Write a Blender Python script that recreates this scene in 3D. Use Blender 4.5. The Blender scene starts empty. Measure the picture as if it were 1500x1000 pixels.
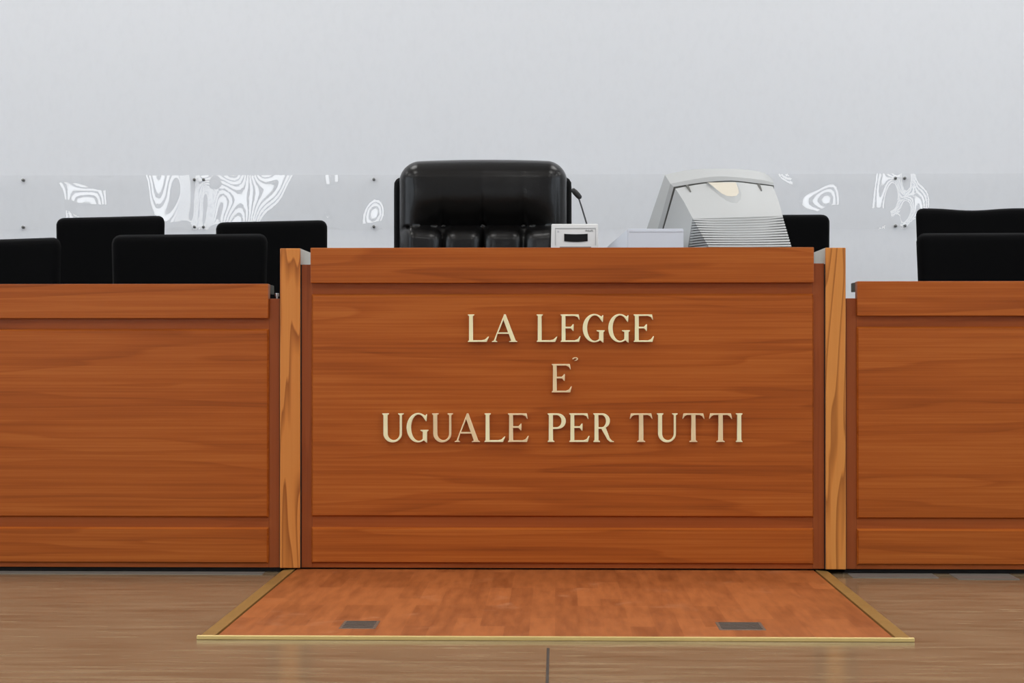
import bpy, bmesh, math, random
from mathutils import Vector, Matrix
random.seed(7)
S = bpy.context.scene
C = S.collection
PI = math.pi

# ------------------------------------------------------------------ camera
FPX = 2778.0
CAMH = 0.755
YAW = math.atan(65 / FPX)
PITCH = math.atan(16 / FPX)
cam_d = bpy.data.cameras.new('camera')
cam = bpy.data.objects.new('camera', cam_d)
C.objects.link(cam)
cam.location = (0, 0, CAMH)
cam.rotation_euler = (PI / 2 + PITCH, 0, YAW)
cam_d.sensor_width = 36.0
cam_d.lens = FPX / 1500 * 36.0
cam_d.clip_start = 0.05
S.camera = cam
RC = cam.rotation_euler.to_matrix()

def P(u, v, Y):
    """surveyed photo point on the vertical plane at depth Y"""
    d = RC @ Vector(((u - 750) / FPX, -(v - 500) / FPX, -1))
    return Vector((0, 0, CAMH)) + d * (Y / d.y)

def G(u, v, Z=0.0):
    """surveyed photo point on a level plane at height Z"""
    d = RC @ Vector(((u - 750) / FPX, -(v - 500) / FPX, -1))
    return Vector((0, 0, CAMH)) + d * ((Z - CAMH) / d.z)

def X(u, Y): return P(u, 516, Y).x
def Z(v, Y, u=815): return P(u, v, Y).z

# ------------------------------------------------------------------ object helpers
def thing(name, label, cat, loc=(0, 0, 0), rz=0.0, group=None):
    o = bpy.data.objects.new(name, None)
    C.objects.link(o)
    o.location = loc
    o.rotation_euler = (0, 0, rz)
    o.empty_display_size = 0.1
    tag(o, label, cat, group)
    return o

def tag(o, label, cat, group=None):
    o['label'] = label
    o['category'] = cat
    if group: o['group'] = group
    return o

def obj(name, bm, m, parent=None, smooth=None, label=None):
    """link a bmesh (coordinates relative to the parent's base) as one object"""
    bmesh.ops.recalc_face_normals(bm, faces=bm.faces)
    me = bpy.data.meshes.new(name)
    bm.to_mesh(me); bm.free()
    return obj_me(name, me, m, parent, smooth, label)

def obj_me(name, me, m, parent=None, smooth=None, label=None):
    o = bpy.data.objects.new(name, me)
    C.objects.link(o)
    if m: 
        me.materials.clear(); me.materials.append(m)
    if parent: o.parent = parent
    if smooth is not None:
        me.shade_smooth()
        if smooth < 180:
            me.set_sharp_from_angle(angle=math.radians(smooth))
    if label: o['label'] = label
    return o

def struct(name, bm, m, smooth=None):
    o = obj(name, bm, m, None, smooth)
    o['kind'] = 'structure'
    return o

def add_box(bm, x0, x1, y0, y1, z0, z1, bev=0.0, seg=2):
    r = bmesh.ops.create_cube(bm, size=1.0)
    vs = r['verts']
    for v in vs:
        v.co = Vector(((x0 + x1) / 2 + v.co.x * (x1 - x0), (y0 + y1) / 2 + v.co.y * (y1 - y0), (z0 + z1) / 2 + v.co.z * (z1 - z0)))
    if bev > 0:
        es = list({e for v in vs for e in v.link_edges})
        bmesh.ops.bevel(bm, geom=es, offset=bev, segments=seg, affect='EDGES', profile=0.5)
    return bm

def box(x0, x1, y0, y1, z0, z1, bev=0.0, seg=2):
    return add_box(bmesh.new(), x0, x1, y0, y1, z0, z1, bev, seg)

def add_tube(bm, pts, rad, n=12, cap=True):
    """tube along a polyline; rad a number or list"""
    pts = [Vector(p) for p in pts]
    rads = rad if isinstance(rad, (list, tuple)) else [rad] * len(pts)
    rings = []
    up = None
    for i, p in enumerate(pts):
        t = (pts[min(i + 1, len(pts) - 1)] - pts[max(i - 1, 0)]).normalized()
        if up is None:
            up = Vector((0, 0, 1)) if abs(t.z) < .9 else Vector((1, 0, 0))
        a = t.cross(up).normalized(); b = a.cross(t).normalized(); up = b
        rings.append([bm.verts.new(p + (a * math.cos(2 * PI * k / n) + b * math.sin(2 * PI * k / n)) * rads[i]) for k in range(n)])
    for r0, r1 in zip(rings, rings[1:]):
        for k in range(n):
            bm.faces.new((r0[k], r0[(k + 1) % n], r1[(k + 1) % n], r1[k]))
    if cap:
        bm.faces.new(rings[0]); bm.faces.new(rings[-1])
    return bm

def add_poly(bm, vs):
    return bm.faces.new([bm.verts.new(v) for v in vs])

def raised(x0, x1, z0, z1, yb, yf, ch):
    """raised panel: back plane yb, front plane yf (< yb), chamfer width ch"""
    bm = bmesh.new()
    a = [bm.verts.new(c) for c in ((x0, yb, z0), (x1, yb, z0), (x1, yb, z1), (x0, yb, z1))]
    lip = yf + (yb - yf) * 0.35
    b = [bm.verts.new(c) for c in ((x0, lip, z0), (x1, lip, z0), (x1, lip, z1), (x0, lip, z1))]
    c = [bm.verts.new(q) for q in ((x0 + ch, yf, z0 + ch), (x1 - ch, yf, z0 + ch), (x1 - ch, yf, z1 - ch), (x0 + ch, yf, z1 - ch))]
    for r0, r1 in ((a, b), (b, c)):
        for k in range(4):
            bm.faces.new((r0[k], r0[(k + 1) % 4], r1[(k + 1) % 4], r1[k]))
    bm.faces.new(c); bm.faces.new(a)
    return bm

# ------------------------------------------------------------------ materials
def srgb(r, g, b):
    f = lambda c: (c / 255 / 12.92) if c / 255 <= .04045 else ((c / 255 + .055) / 1.055) ** 2.4
    return (f(r), f(g), f(b), 1)

def new_mat(name):
    m = bpy.data.materials.new(name)
    m.use_nodes = True
    nt = m.node_tree
    return m, nt, nt.nodes['Principled BSDF']

def N(nt, typ, **kw):
    n = nt.nodes.new(typ)
    for k, v in kw.items(): setattr(n, k, v)
    return n

def plain(name, col, rough=.5, metal=0.0, spec=.5, bump=0.0, bscale=200.0, var=0.0, sheen=0.0, coat=0.0):
    m, nt, b = new_mat(name)
    b.inputs['Base Color'].default_value = col
    b.inputs['Roughness'].default_value = rough
    b.inputs['Metallic'].default_value = metal
    b.inputs['Specular IOR Level'].default_value = spec
    b.inputs['Sheen Weight'].default_value = sheen
    b.inputs['Coat Weight'].default_value = coat
    tc = N(nt, 'ShaderNodeTexCoord')
    n = N(nt, 'ShaderNodeTexNoise')
    n.inputs['Scale'].default_value = bscale
    n.inputs['Detail'].default_value = 3
    nt.links.new(tc.outputs['Object'], n.inputs['Vector'])
    if bump > 0:
        bp = N(nt, 'ShaderNodeBump')
        bp.inputs['Strength'].default_value = bump
        bp.inputs['Distance'].default_value = 0.002
        nt.links.new(n.outputs['Fac'], bp.inputs['Height'])
        nt.links.new(bp.outputs['Normal'], b.inputs['Normal'])
    if var > 0:
        mx = N(nt, 'ShaderNodeMix', data_type='RGBA')
        mx.inputs[6].default_value = tuple(c * (1 - var) for c in col[:3]) + (1,)
        mx.inputs[7].default_value = tuple(min(1, c * (1 + var)) for c in col[:3]) + (1,)
        nt.links.new(n.outputs['Fac'], mx.inputs[0])
        nt.links.new(mx.outputs[2], b.inputs['Base Color'])
    return m

def wood(name, dark, mid, light, along='x', off=(0, 0, 0), rings=6.0, ring_amt=.15, rough=.36, long=.45, cross=8.0, fibre=.8, blotch=.15):
    m, nt, b = new_mat(name)
    L = nt.links.new
    tc = N(nt, 'ShaderNodeTexCoord')
    def mapped(sx, sc):
        mp = N(nt, 'ShaderNodeMapping')
        sc3 = {'x': (sx, sc, sc), 'z': (sc, sc, sx), 'y': (sc, sx, sc)}[along]
        mp.inputs['Scale'].default_value = sc3
        mp.inputs['Location'].default_value = off
        L(tc.outputs['Object'], mp.inputs['Vector'])
        return mp
    # growth-ring contours: long lens-shaped figure
    n1 = N(nt, 'ShaderNodeTexNoise'); n1.inputs['Scale'].default_value = 1; n1.inputs['Detail'].default_value = 2.5
    n1.inputs['Roughness'].default_value = .45; n1.inputs['Distortion'].default_value = .25
    L(mapped(long, cross).outputs[0], n1.inputs['Vector'])
    mul = N(nt, 'ShaderNodeMath', operation='MULTIPLY'); mul.inputs[1].default_value = rings
    L(n1.outputs['Fac'], mul.inputs[0])
    fr = N(nt, 'ShaderNodeMath', operation='FRACT'); L(mul.outputs[0], fr.inputs[0])
    rr = N(nt, 'ShaderNodeValToRGB')
    e = rr.color_ramp.elements
    e[0].position = 0; e[0].color = (0, 0, 0, 1); e[1].position = .94; e[1].color = (1, 1, 1, 1)
    k = e.new(.62); k.color = (.08, .08, .08, 1)
    k = e.new(1.0); k.color = (0, 0, 0, 1)
    L(fr.outputs[0], rr.inputs[0])
    # fibres
    n2 = N(nt, 'ShaderNodeTexNoise'); n2.inputs['Scale'].default_value = 1; n2.inputs['Detail'].default_value = 6
    n2.inputs['Roughness'].default_value = .7
    L(mapped(1.1, 120).outputs[0], n2.inputs['Vector'])
    # broad blotches
    n3 = N(nt, 'ShaderNodeTexNoise'); n3.inputs['Scale'].default_value = 1; n3.inputs['Detail'].default_value = 3
    L(mapped(.9, 8).outputs[0], n3.inputs['Vector'])
    def madd(sock, mulv, addv):
        q = N(nt, 'ShaderNodeMath', operation='MULTIPLY_ADD'); L(sock, q.inputs[0])
        q.inputs[1].default_value = mulv; q.inputs[2].default_value = addv
        return q.outputs[0]
    a = madd(rr.outputs[0], -ring_amt, 0.5 + ring_amt * .22)
    f = madd(n2.outputs['Fac'], fibre, -fibre / 2)
    g = madd(n3.outputs['Fac'], blotch * 2, -blotch)
    s1 = N(nt, 'ShaderNodeMath', operation='ADD'); L(a, s1.inputs[0]); L(f, s1.inputs[1])
    s2 = N(nt, 'ShaderNodeMath', operation='ADD', use_clamp=True); L(s1.outputs[0], s2.inputs[0]); L(g, s2.inputs[1])
    cr = N(nt, 'ShaderNodeValToRGB')
    e = cr.color_ramp.elements
    e[0].position = .1; e[0].color = dark; e[1].position = .85; e[1].color = light
    k = e.new(.5); k.color = mid
    L(s2.outputs[0], cr.inputs[0])
    L(cr.outputs[0], b.inputs['Base Color'])
    b.inputs['Roughness'].default_value = rough
    b.inputs['Specular IOR Level'].default_value = .25
    bp = N(nt, 'ShaderNodeBump'); bp.inputs['Strength'].default_value = .06; bp.inputs['Distance'].default_value = .001
    L(n2.outputs['Fac'], bp.inputs['Height']); L(bp.outputs['Normal'], b.inputs['Normal'])
    return m

CH = dict(dark=srgb(118, 52, 12), mid=srgb(166, 84, 26), light=srgb(194, 112, 46))
W_panel = wood('cherry_panel', **CH, off=(3.1, 0, 1.7))
W_panel2 = wood('cherry_panel_b', **CH, off=(11.3, 2, 5.2))
W_panel3 = wood('cherry_panel_c', **CH, off=(23.9, 4, 9.4))
W_board = wood('cherry_board', **CH, off=(7.7, 1, 3.3), ring_amt=.18, blotch=.22)
W_rail = wood('cherry_rail', dark=srgb(114, 52, 18), mid=srgb(158, 78, 30), light=srgb(178, 96, 44), off=(1.2, 5, 2.2), ring_amt=.12, blotch=.15, fibre=.4)
W_stile = wood('cherry_stile', dark=srgb(108, 50, 20), mid=srgb(150, 76, 34), light=srgb(170, 92, 46), along='z', off=(6.2, 1, .7), ring_amt=.12, blotch=.15, fibre=.4)
W_post = wood('oak_edging', dark=srgb(140, 74, 26), mid=srgb(204, 126, 58), light=srgb(222, 152, 80), along='z', off=(2.5, 0, .31), rings=13, ring_amt=.4, long=.5, cross=8.5, blotch=.12, fibre=.25)
W_post2 = wood('oak_edging_b', dark=srgb(140, 78, 30), mid=srgb(206, 132, 62), light=srgb(224, 158, 84), along='z', off=(9.5, 3, 4.4), rings=13, ring_amt=.38, long=.6, cross=8.5, blotch=.12, fibre=.25)
M_laminate = plain('grey_laminate', srgb(206, 202, 192), .45, var=.04, bscale=40)
M_worktop = plain('dark_worktop', srgb(52, 48, 40), .5, var=.08, bscale=60)
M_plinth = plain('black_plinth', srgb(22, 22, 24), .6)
M_brass = plain('brass', srgb(255, 242, 196), .38, metal=.2, var=.09, bscale=16)
M_brass_dull = plain('dull_brass', srgb(244, 218, 172), .36, metal=.38, var=.12, bscale=14)  # duller copy of the brass; weaker reflection of some letters put into colour
M_black = plain('black_fabric', srgb(9, 9, 10), .95, spec=.06, bump=.3, bscale=900, sheen=.03)
M_blackplastic = plain('black_plastic', srgb(14, 14, 15), .45)
M_chrome = plain('steel', srgb(180, 182, 186), .3, metal=1)
M_pc = plain('ivory_plastic', srgb(181, 183, 183), .45, var=.012, bscale=9)
M_pcwarm = plain('cream_plastic', srgb(206, 198, 182), .5)
M_pcdark = plain('grey_gap', srgb(96, 96, 92), .6)
M_white = plain('white_plastic', srgb(216, 216, 215), .4, var=.01, bscale=12)
M_boxwhite = plain('bluish_white_card', srgb(218, 223, 232), .6, var=.015, bscale=15)
M_display = plain('display_glass', srgb(8, 8, 10), .4, spec=.2)
M_ink = plain('grey_ink', srgb(110, 110, 112), .6)
M_screw = plain('screw_metal', srgb(120, 120, 118), .35, metal=.9)
M_plate = plain('worn_metal', srgb(120, 108, 96), .45, metal=.5, var=.25, bscale=60)
M_trimbrass = plain('worn_brass_strip', srgb(166, 132, 74), .38, metal=.35, var=.15, bscale=18)
M_dais = plain('dark_carpet', srgb(46, 44, 44), .95)
M_ceil = plain('ceiling_paint', srgb(225, 225, 225), .9)
M_frame = plain('window_frame_paint', srgb(150, 152, 155), .5)

def leather():
    m, nt, b = new_mat('black_leather')
    L = nt.links.new
    b.inputs['Base Color'].default_value = srgb(13, 12, 12)
    b.inputs['Roughness'].default_value = .28
    b.inputs['Specular IOR Level'].default_value = .34
    tc = N(nt, 'ShaderNodeTexCoord')
    v = N(nt, 'ShaderNodeTexVoronoi'); v.inputs['Scale'].default_value = 260
    L(tc.outputs['Object'], v.inputs['Vector'])
    n = N(nt, 'ShaderNodeTexNoise'); n.inputs['Scale'].default_value = 14; n.inputs['Detail'].default_value = 4
    L(tc.outputs['Object'], n.inputs['Vector'])
    b1 = N(nt, 'ShaderNodeBump'); b1.inputs['Strength'].default_value = .12; b1.inputs['Distance'].default_value = .001
    L(v.outputs['Distance'], b1.inputs['Height'])
    b2 = N(nt, 'ShaderNodeBump'); b2.inputs['Strength'].default_value = .25; b2.inputs['Distance'].default_value = .006
    L(n.outputs['Fac'], b2.inputs['Height']); L(b1.outputs['Normal'], b2.inputs['Normal'])
    L(b2.outputs['Normal'], b.inputs['Normal'])
    return m
M_leather = leather()

def wall_mat():
    m, nt, b = new_mat('white_wall_paint')
    L = nt.links.new
    tc = N(nt, 'ShaderNodeTexCoord')
    mp = N(nt, 'ShaderNodeMapping'); mp.inputs['Scale'].default_value = (34, 34, 20)
    L(tc.outputs['Object'], mp.inputs['Vector'])
    n = N(nt, 'ShaderNodeTexNoise'); n.inputs['Scale'].default_value = 1; n.inputs['Detail'].default_value = 5
    L(mp.outputs[0], n.inputs['Vector'])
    r = N(nt, 'ShaderNodeValToRGB')
    r.color_ramp.elements[0].position = .25; r.color_ramp.elements[0].color = srgb(229, 231, 235)
    r.color_ramp.elements[1].position = .55; r.color_ramp.elements[1].color = srgb(231, 233, 237)
    L(n.outputs['Fac'], r.inputs[0]); L(r.outputs[0], b.inputs['Base Color'])
    bp = N(nt, 'ShaderNodeBump'); bp.inputs['Strength'].default_value = .05; bp.inputs['Distance'].default_value = .002
    L(n.outputs['Fac'], bp.inputs['Height']); L(bp.outputs['Normal'], b.inputs['Normal'])
    b.inputs['Roughness'].default_value = .8
    b.inputs['Specular IOR Level'].default_value = .2
    return m
M_wall = wall_mat()

def floor_mat():
    m, nt, b = new_mat('polished_tan_stone')
    L = nt.links.new
    tc = N(nt, 'ShaderNodeTexCoord')
    def nz(sc, det=4, dist=0):
        mp = N(nt, 'ShaderNodeMapping'); mp.inputs['Scale'].default_value = sc
        L(tc.outputs['Object'], mp.inputs['Vector'])
        n = N(nt, 'ShaderNodeTexNoise'); n.inputs['Scale'].default_value = 1; n.inputs['Detail'].default_value = det
        n.inputs['Distortion'].default_value = dist
        L(mp.outputs[0], n.inputs['Vector']); return n
    a = nz((3, 22, 1), 8, .25)
    cr = N(nt, 'ShaderNodeValToRGB'); e = cr.color_ramp.elements
    e[0].position = .3; e[0].color = srgb(116, 99, 75); e[1].position = .72; e[1].color = srgb(152, 133, 105)
    L(a.outputs['Fac'], cr.inputs[0])
    # pale wiping streaks
    s = nz((5, 42, 1), 7, .5)
    sr = N(nt, 'ShaderNodeValToRGB'); sr.color_ramp.elements[0].position = .62; sr.color_ramp.elements[1].position = .74
    sr.color_ramp.elements[0].color = (0, 0, 0, 1); sr.color_ramp.elements[1].color = (.55, .55, .55, 1)
    L(s.outputs['Fac'], sr.inputs[0])
    mx = N(nt, 'ShaderNodeMix', data_type='RGBA'); mx.inputs[7].default_value = srgb(190, 170, 138)
    L(sr.outputs[0], mx.inputs[0]); L(cr.outputs[0], mx.inputs[6]); L(mx.outputs[2], b.inputs['Base Color'])
    rg = nz((2.5, 4, 1), 5, .5)
    mr = N(nt, 'ShaderNodeMapRange'); mr.inputs[3].default_value = .11; mr.inputs[4].default_value = .24
    L(rg.outputs['Fac'], mr.inputs[0]); L(mr.outputs[0], b.inputs['Roughness'])
    b.inputs['Specular IOR Level'].default_value = .4
    return m
M_floor = floor_mat()

def parquet_mat():
    m, nt, b = new_mat('laminate_parquet')
    L = nt.links.new
    tc = N(nt, 'ShaderNodeTexCoord')
    br = N(nt, 'ShaderNodeTexBrick')
    br.inputs['Scale'].default_value = 1
    br.inputs['Mortar Size'].default_value = 0.0
    br.inputs['Brick Width'].default_value = .42
    br.inputs['Row Height'].default_value = .068
    br.offset = .37; br.offset_frequency = 3
    br.inputs['Color1'].default_value = (0, 0, 0, 1); br.inputs['Color2'].default_value = (1, 1, 1, 1)
    rot = N(nt, 'ShaderNodeMapping'); rot.inputs['Rotation'].default_value = (0, 0, PI / 2); rot.inputs['Location'].default_value = (3.13, 2.31, 0)
    L(tc.outputs['Object'], rot.inputs['Vector']); L(rot.outputs[0], br.inputs['Vector'])
    mp = N(nt, 'ShaderNodeMapping'); mp.inputs['Scale'].default_value = (40, 5, 1)
    L(tc.outputs['Object'], mp.inputs['Vector'])
    n = N(nt, 'ShaderNodeTexNoise'); n.inputs['Scale'].default_value = 1; n.inputs['Detail'].default_value = 5
    L(mp.outputs[0], n.inputs['Vector'])
    n2 = N(nt, 'ShaderNodeTexNoise'); n2.inputs['Scale'].default_value = 9; n2.inputs['Detail'].default_value = 6
    L(tc.outputs['Object'], n2.inputs['Vector'])
    ad = N(nt, 'ShaderNodeMath', operation='MULTIPLY_ADD'); L(br.outputs['Color'], ad.inputs[0]); ad.inputs[1].default_value = .34
    L(n.outputs['Fac'], ad.inputs[2])
    ad2 = N(nt, 'ShaderNodeMath', operation='MULTIPLY_ADD'); L(n2.outputs['Fac'], ad2.inputs[0]); ad2.inputs[1].default_value = .2
    L(ad.outputs[0], ad2.inputs[2])
    cr = N(nt, 'ShaderNodeValToRGB'); e = cr.color_ramp.elements
    e[0].position = .35; e[0].color = srgb(126, 65, 26); e[1].position = 1.0; e[1].color = srgb(174, 101, 52)
    L(ad2.outputs[0], cr.inputs[0])
    # scuffs
    n3 = N(nt, 'ShaderNodeTexNoise'); n3.inputs['Scale'].default_value = 5; n3.inputs['Detail'].default_value = 8; n3.inputs['Distortion'].default_value = 1.5
    L(tc.outputs['Object'], n3.inputs['Vector'])
    sr = N(nt, 'ShaderNodeValToRGB'); sr.color_ramp.elements[0].position = .6; sr.color_ramp.elements[1].position = .8
    sr.color_ramp.elements[1].color = (.4, .4, .4, 1)
    L(n3.outputs['Fac'], sr.inputs[0])
    mx = N(nt, 'ShaderNodeMix', data_type='RGBA'); mx.inputs[7].default_value = srgb(206, 150, 112)
    L(sr.outputs[0], mx.inputs[0]); L(cr.outputs[0], mx.inputs[6]); L(mx.outputs[2], b.inputs['Base Color'])
    b.inputs['Roughness'].default_value = .42
    b.inputs['Specular IOR Level'].default_value = .35
    return m
M_parquet = parquet_mat()

def acrylic_mat():
    m, nt, b = new_mat('clear_acrylic')
    L = nt.links.new
    nt.nodes.remove(b)
    out = nt.nodes['Material Output']
    t = N(nt, 'ShaderNodeBsdfTransparent'); t.inputs[0].default_value = (1, 1, .998, 1)
    g = N(nt, 'ShaderNodeBsdfGlossy'); g.inputs['Roughness'].default_value = .015
    lw = N(nt, 'ShaderNodeLayerWeight'); lw.inputs['Blend'].default_value = .5
    pw_ = N(nt, 'ShaderNodeMath', operation='POWER'); L(lw.outputs['Facing'], pw_.inputs[0]); pw_.inputs[1].default_value = 5
    f = N(nt, 'ShaderNodeMath', operation='MULTIPLY_ADD'); L(pw_.outputs[0], f.inputs[0]); f.inputs[1].default_value = .92; f.inputs[2].default_value = .055
    mx = N(nt, 'ShaderNodeMixShader')
    L(f.outputs[0], mx.inputs[0]); L(t.outputs[0], mx.inputs[1]); L(g.outputs[0], mx.inputs[2]); L(mx.outputs[0], out.inputs[0])
    return m
M_acrylic = acrylic_mat()

def emit(name, col, st):
    m, nt, b = new_mat(name)
    b.inputs['Base Color'].default_value = (0, 0, 0, 1)
    b.inputs['Emission Color'].default_value = col
    b.inputs['Emission Strength'].default_value = st
    return m
M_sky = emit('daylight_pane', (.82, .91, 1.0, 1), 7.5)
M_sky2 = emit('bright_daylight_pane', (.93, .97, 1.0, 1), 19.0)

# ------------------------------------------------------------------ room shell
FY = 6.5            # plane of the bench fronts
WY = 9.9            # back wall
RX0, RX1, RY, RZ = -9.5, 8.5, -6.0, 5.6
struct('floor', box(RX0, RX1, RY, WY, -.2, 0), M_floor)
struct('ceiling', box(RX0, RX1, RY, WY, RZ, RZ + .2), M_ceil)
struct('wall_back', box(RX0, RX1, WY, WY + .2, 0, RZ), M_wall)
struct('wall_left', box(RX0 - .2, RX0, RY, WY, 0, RZ), M_wall)
struct('wall_right', box(RX1, RX1 + .2, RY, WY, 0, RZ), M_wall)
struct('wall_rear', box(RX0, RX1, RY - .2, RY, 0, RZ), M_wall)
struct('floor_dais', box(RX0, RX1, 6.62, 8.15, 0, .2), M_dais)
struct('floor_dais_upper', box(RX0, RX1, 8.15, WY, 0, .36), M_dais)
# joint between two stone slabs, running away from the viewer
j = G(802, 985)
struct('trim_1', box(j.x - .0035, j.x + .0035, 1.0, 4.85, 0.0, .0006), plain('joint_filler', srgb(58, 48, 38), .7))

m_sk = plain('grey_floor_strip', srgb(112, 110, 104), .4, var=.1, bscale=20)
for n_, (u0, u1, vf) in enumerate(((-60, 384, 842.5), (1243, 1366, 845), (1391, 1478, 847))):
    a_, b_ = G(u0, 841).x, G(u1, 841).x
    struct('trim_%d' % (n_ + 2), box(a_, b_, G(815, vf).y, 6.5, 0, .002), m_sk)
wn = 0
def window(x0, x1, z0, z1, wall, npan):
    """a high window with vertical glazing bars; wall = ('y',Y,dir) or ('x',X,dir)"""
    global wn
    wn += 1
    ax, w, d = wall
    def bx(bm, a0, a1, t0, t1, z0, z1):
        t0, t1 = sorted((w + d * t0, w + d * t1))
        if ax == 'y': add_box(bm, a0, a1, t0, t1, z0, z1)
        else: add_box(bm, t0, t1, a0, a1, z0, z1)
    bm = bmesh.new(); bx(bm, x0, x1, .004, .02, z0, z1)
    p = struct('window_%d' % wn, bm, M_sky if ax == 'x' else M_sky2)
    bm = bmesh.new()
    for k in range(npan + 1):
        c = x0 + (x1 - x0) * k / npan
        bx(bm, c - .035, c + .035, .021, .09, z0 - .05, z1 + .05)
    for zz in (z0, z1):
        bx(bm, x0, x1, .021, .08, zz - .05, zz + .05)
    f = obj('window_frame', bm, M_frame, p)
for c in (-2.5, 1.0, 4.5):
    window(c - 1.45, c + 1.45, 1.4, 5.0, ('x', RX1, -1), 4)
    window(c - 1.45, c + 1.45, 1.4, 5.0, ('x', RX0, 1), 4)
# two lower windows with upright louvres in the rear wall
window(-5.9, -3.5, 1.9, 3.7, ('y', RY, 1), 14)
window(4.05, 4.95, 1.9, 3.7, ('y', RY, 1), 6)

# unseen area lights added under the ceiling to light wall and benches
def fill_light(x, y, e, sx=1.5, sy=1.5):
    l = bpy.data.lights.new('ceiling_fill_light', 'AREA')
    l.shape = 'RECTANGLE'; l.size = sx; l.size_y = sy; l.energy = e; l.color = (1.0, .982, .958)
    o = bpy.data.objects.new('ceiling_fill_light', l); C.objects.link(o)
    o.location = (x, y, RZ - .02)
for x in (-6, -2, 2, 6):
    fill_light(x, 8.3, 108)
    fill_light(x, 4.7, 120)
    fill_light(x, 0.6, 110)

w = bpy.data.worlds.new('world'); S.world = w; w.use_nodes = True
w.node_tree.nodes['Background'].inputs[0].default_value = (.8, .88, 1, 1)
w.node_tree.nodes['Background'].inputs[1].default_value = .3

# ------------------------------------------------------------------ clear plastic panels along the wall
PYF = WY - .012
zb0, zb1 = Z(335.5, PYF, 700), Z(256, PYF, 700)
jx = [X(u, PYF) for u in (-223, 291, 805, 1319, 1833)]
plab = ['clear plastic wall panel at the far left behind the black chairs',
        'clear plastic wall panel left of the leather chair, with the brightest window glints',
        'clear plastic wall panel behind the white computer monitor',
        'clear plastic wall panel at the far right behind the black chairs']
_wr = random.Random(11)
WAVES = []
for _ in range(16):
    lam = _wr.uniform(.22, .8); an = _wr.uniform(0, PI)
    WAVES.append((.0095 * lam / (2 * PI), 2 * PI / lam * math.cos(an), 2 * PI / lam * math.sin(an) * 1.2, _wr.uniform(0, 6.28)))
def warp(x, z, k):
    """how far the thin sheet bows off the wall between its screws"""
    r = 0
    for (amp, kx, kz, ph) in WAVES: r += amp * math.sin(kx * x + kz * z + ph + 1.7 * k)
    zc = z - (zb0 + zb1) / 2
    tw = (-.075, .085, .05, -.06)[k]
    xj = (jx[1], jx[1], jx[3], jx[3])[k]
    d = abs(x - xj)
    r += tw * (x - xj) * zc * math.exp(-(d / .75) ** 2)
    return r * (1 - math.exp(-(d / .05) ** 2)) + .001
for k in range(4):
    base = Vector(((jx[k] + jx[k + 1]) / 2, PYF, zb0))
    t = thing('wall_panel', plab[k], 'panel', base, 0, 'clear plastic panels along the white wall')
    nx, nz = 220, 34
    bm = bmesh.new()
    x0, x1 = jx[k] + .0015, jx[k + 1] - .0015
    fr, bk = [], []
    for a in range(nx + 1):
        x = x0 + (x1 - x0) * a / nx
        fr.append([]); bk.append([])
        for c in range(nz + 1):
            z = zb0 + (zb1 - zb0) * c / nz
            y = -warp(x, z, k)
            fr[-1].append(bm.verts.new((x - base.x, y, z - base.z)))
        for c in (0, nz):
            z = zb0 + (zb1 - zb0) * c / nz
            bk[-1].append(bm.verts.new((x - base.x, -warp(x, z, k) + .004, z - base.z)))
    for a in range(nx):
        for c in range(nz):
            bm.faces.new((fr[a][c], fr[a + 1][c], fr[a + 1][c + 1], fr[a][c + 1]))
        bm.faces.new((fr[a][0], bk[a][0], bk[a + 1][0], fr[a + 1][0]))
        bm.faces.new((fr[a][nz], fr[a + 1][nz], bk[a + 1][1], bk[a][1]))
    obj('sheet', bm, M_acrylic, t, 60)
    for fx in (jx[k] + .024, (jx[k] + jx[k + 1]) / 2, jx[k + 1] - .024):
        for zz in (zb0 + .014, zb1 - .022):
            bm = bmesh.new()
            add_tube(bm, [(fx - base.x, -.006, zz - base.z), (fx - base.x, -.004, zz - base.z), (fx - base.x, .012, zz - base.z)], [.004, .0075, .0075], 12)
            obj('screw', bm, M_screw, t, 40)

# ------------------------------------------------------------------ letters
def arc(cx, cy, rx, ry, a0, a1, n=18):
    return [(cx + rx * math.cos(math.radians(a0 + (a1 - a0) * k / n)), cy + ry * math.sin(math.radians(a0 + (a1 - a0) * k / n))) for k in range(n + 1)]
GL = {}
GL['L'] = [[(0, 1), (.235, 1), (.235, .965), (.19, .93), (.19, .075), (.5, .075), (.62, .1), (.735, .205), (.77, .205), (.69, 0), (0, 0), (0, .035), (.04, .07), (.04, .93), (0, .965)]]
GL['E'] = [[(0, 1), (.67, 1), (.715, .80), (.68, .80), (.62, .895), (.52, .93), (.19, .93), (.19, .555), (.38, .555), (.45, .645), (.49, .645), (.49, .40), (.45, .40), (.38, .485), (.19, .485),
            (.19, .07), (.52, .07), (.63, .11), (.71, .22), (.745, .22), (.69, 0), (0, 0), (0, .035), (.04, .07), (.04, .93), (0, .965)]]
GL['I'] = [[(0, 1), (.25, 1), (.25, .965), (.205, .93), (.205, .07), (.25, .035), (.25, 0), (0, 0), (0, .035), (.045, .07), (.045, .93), (0, .965)]]
GL['T'] = [[(0, .80), (.035, .80), (.1, .89), (.18, .93), (.335, .93), (.335, .07), (.27, .035), (.27, 0), (.57, 0), (.57, .035), (.505, .07), (.505, .93), (.66, .93), (.74, .89), (.805, .80), (.84, .80), (.79, 1), (.05, 1)]]
GL['A'] = [[(0, 0), (.20, 0), (.20, .03), (.14, .06), (.215, .29), (.605, .29), (.69, .06), (.62, .03), (.62, 0), (.92, 0), (.92, .03), (.86, .06), (.50, 1), (.44, 1), (.07, .06), (0, .03)],
           [(.24, .355), (.42, .78), (.58, .355)]]
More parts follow.
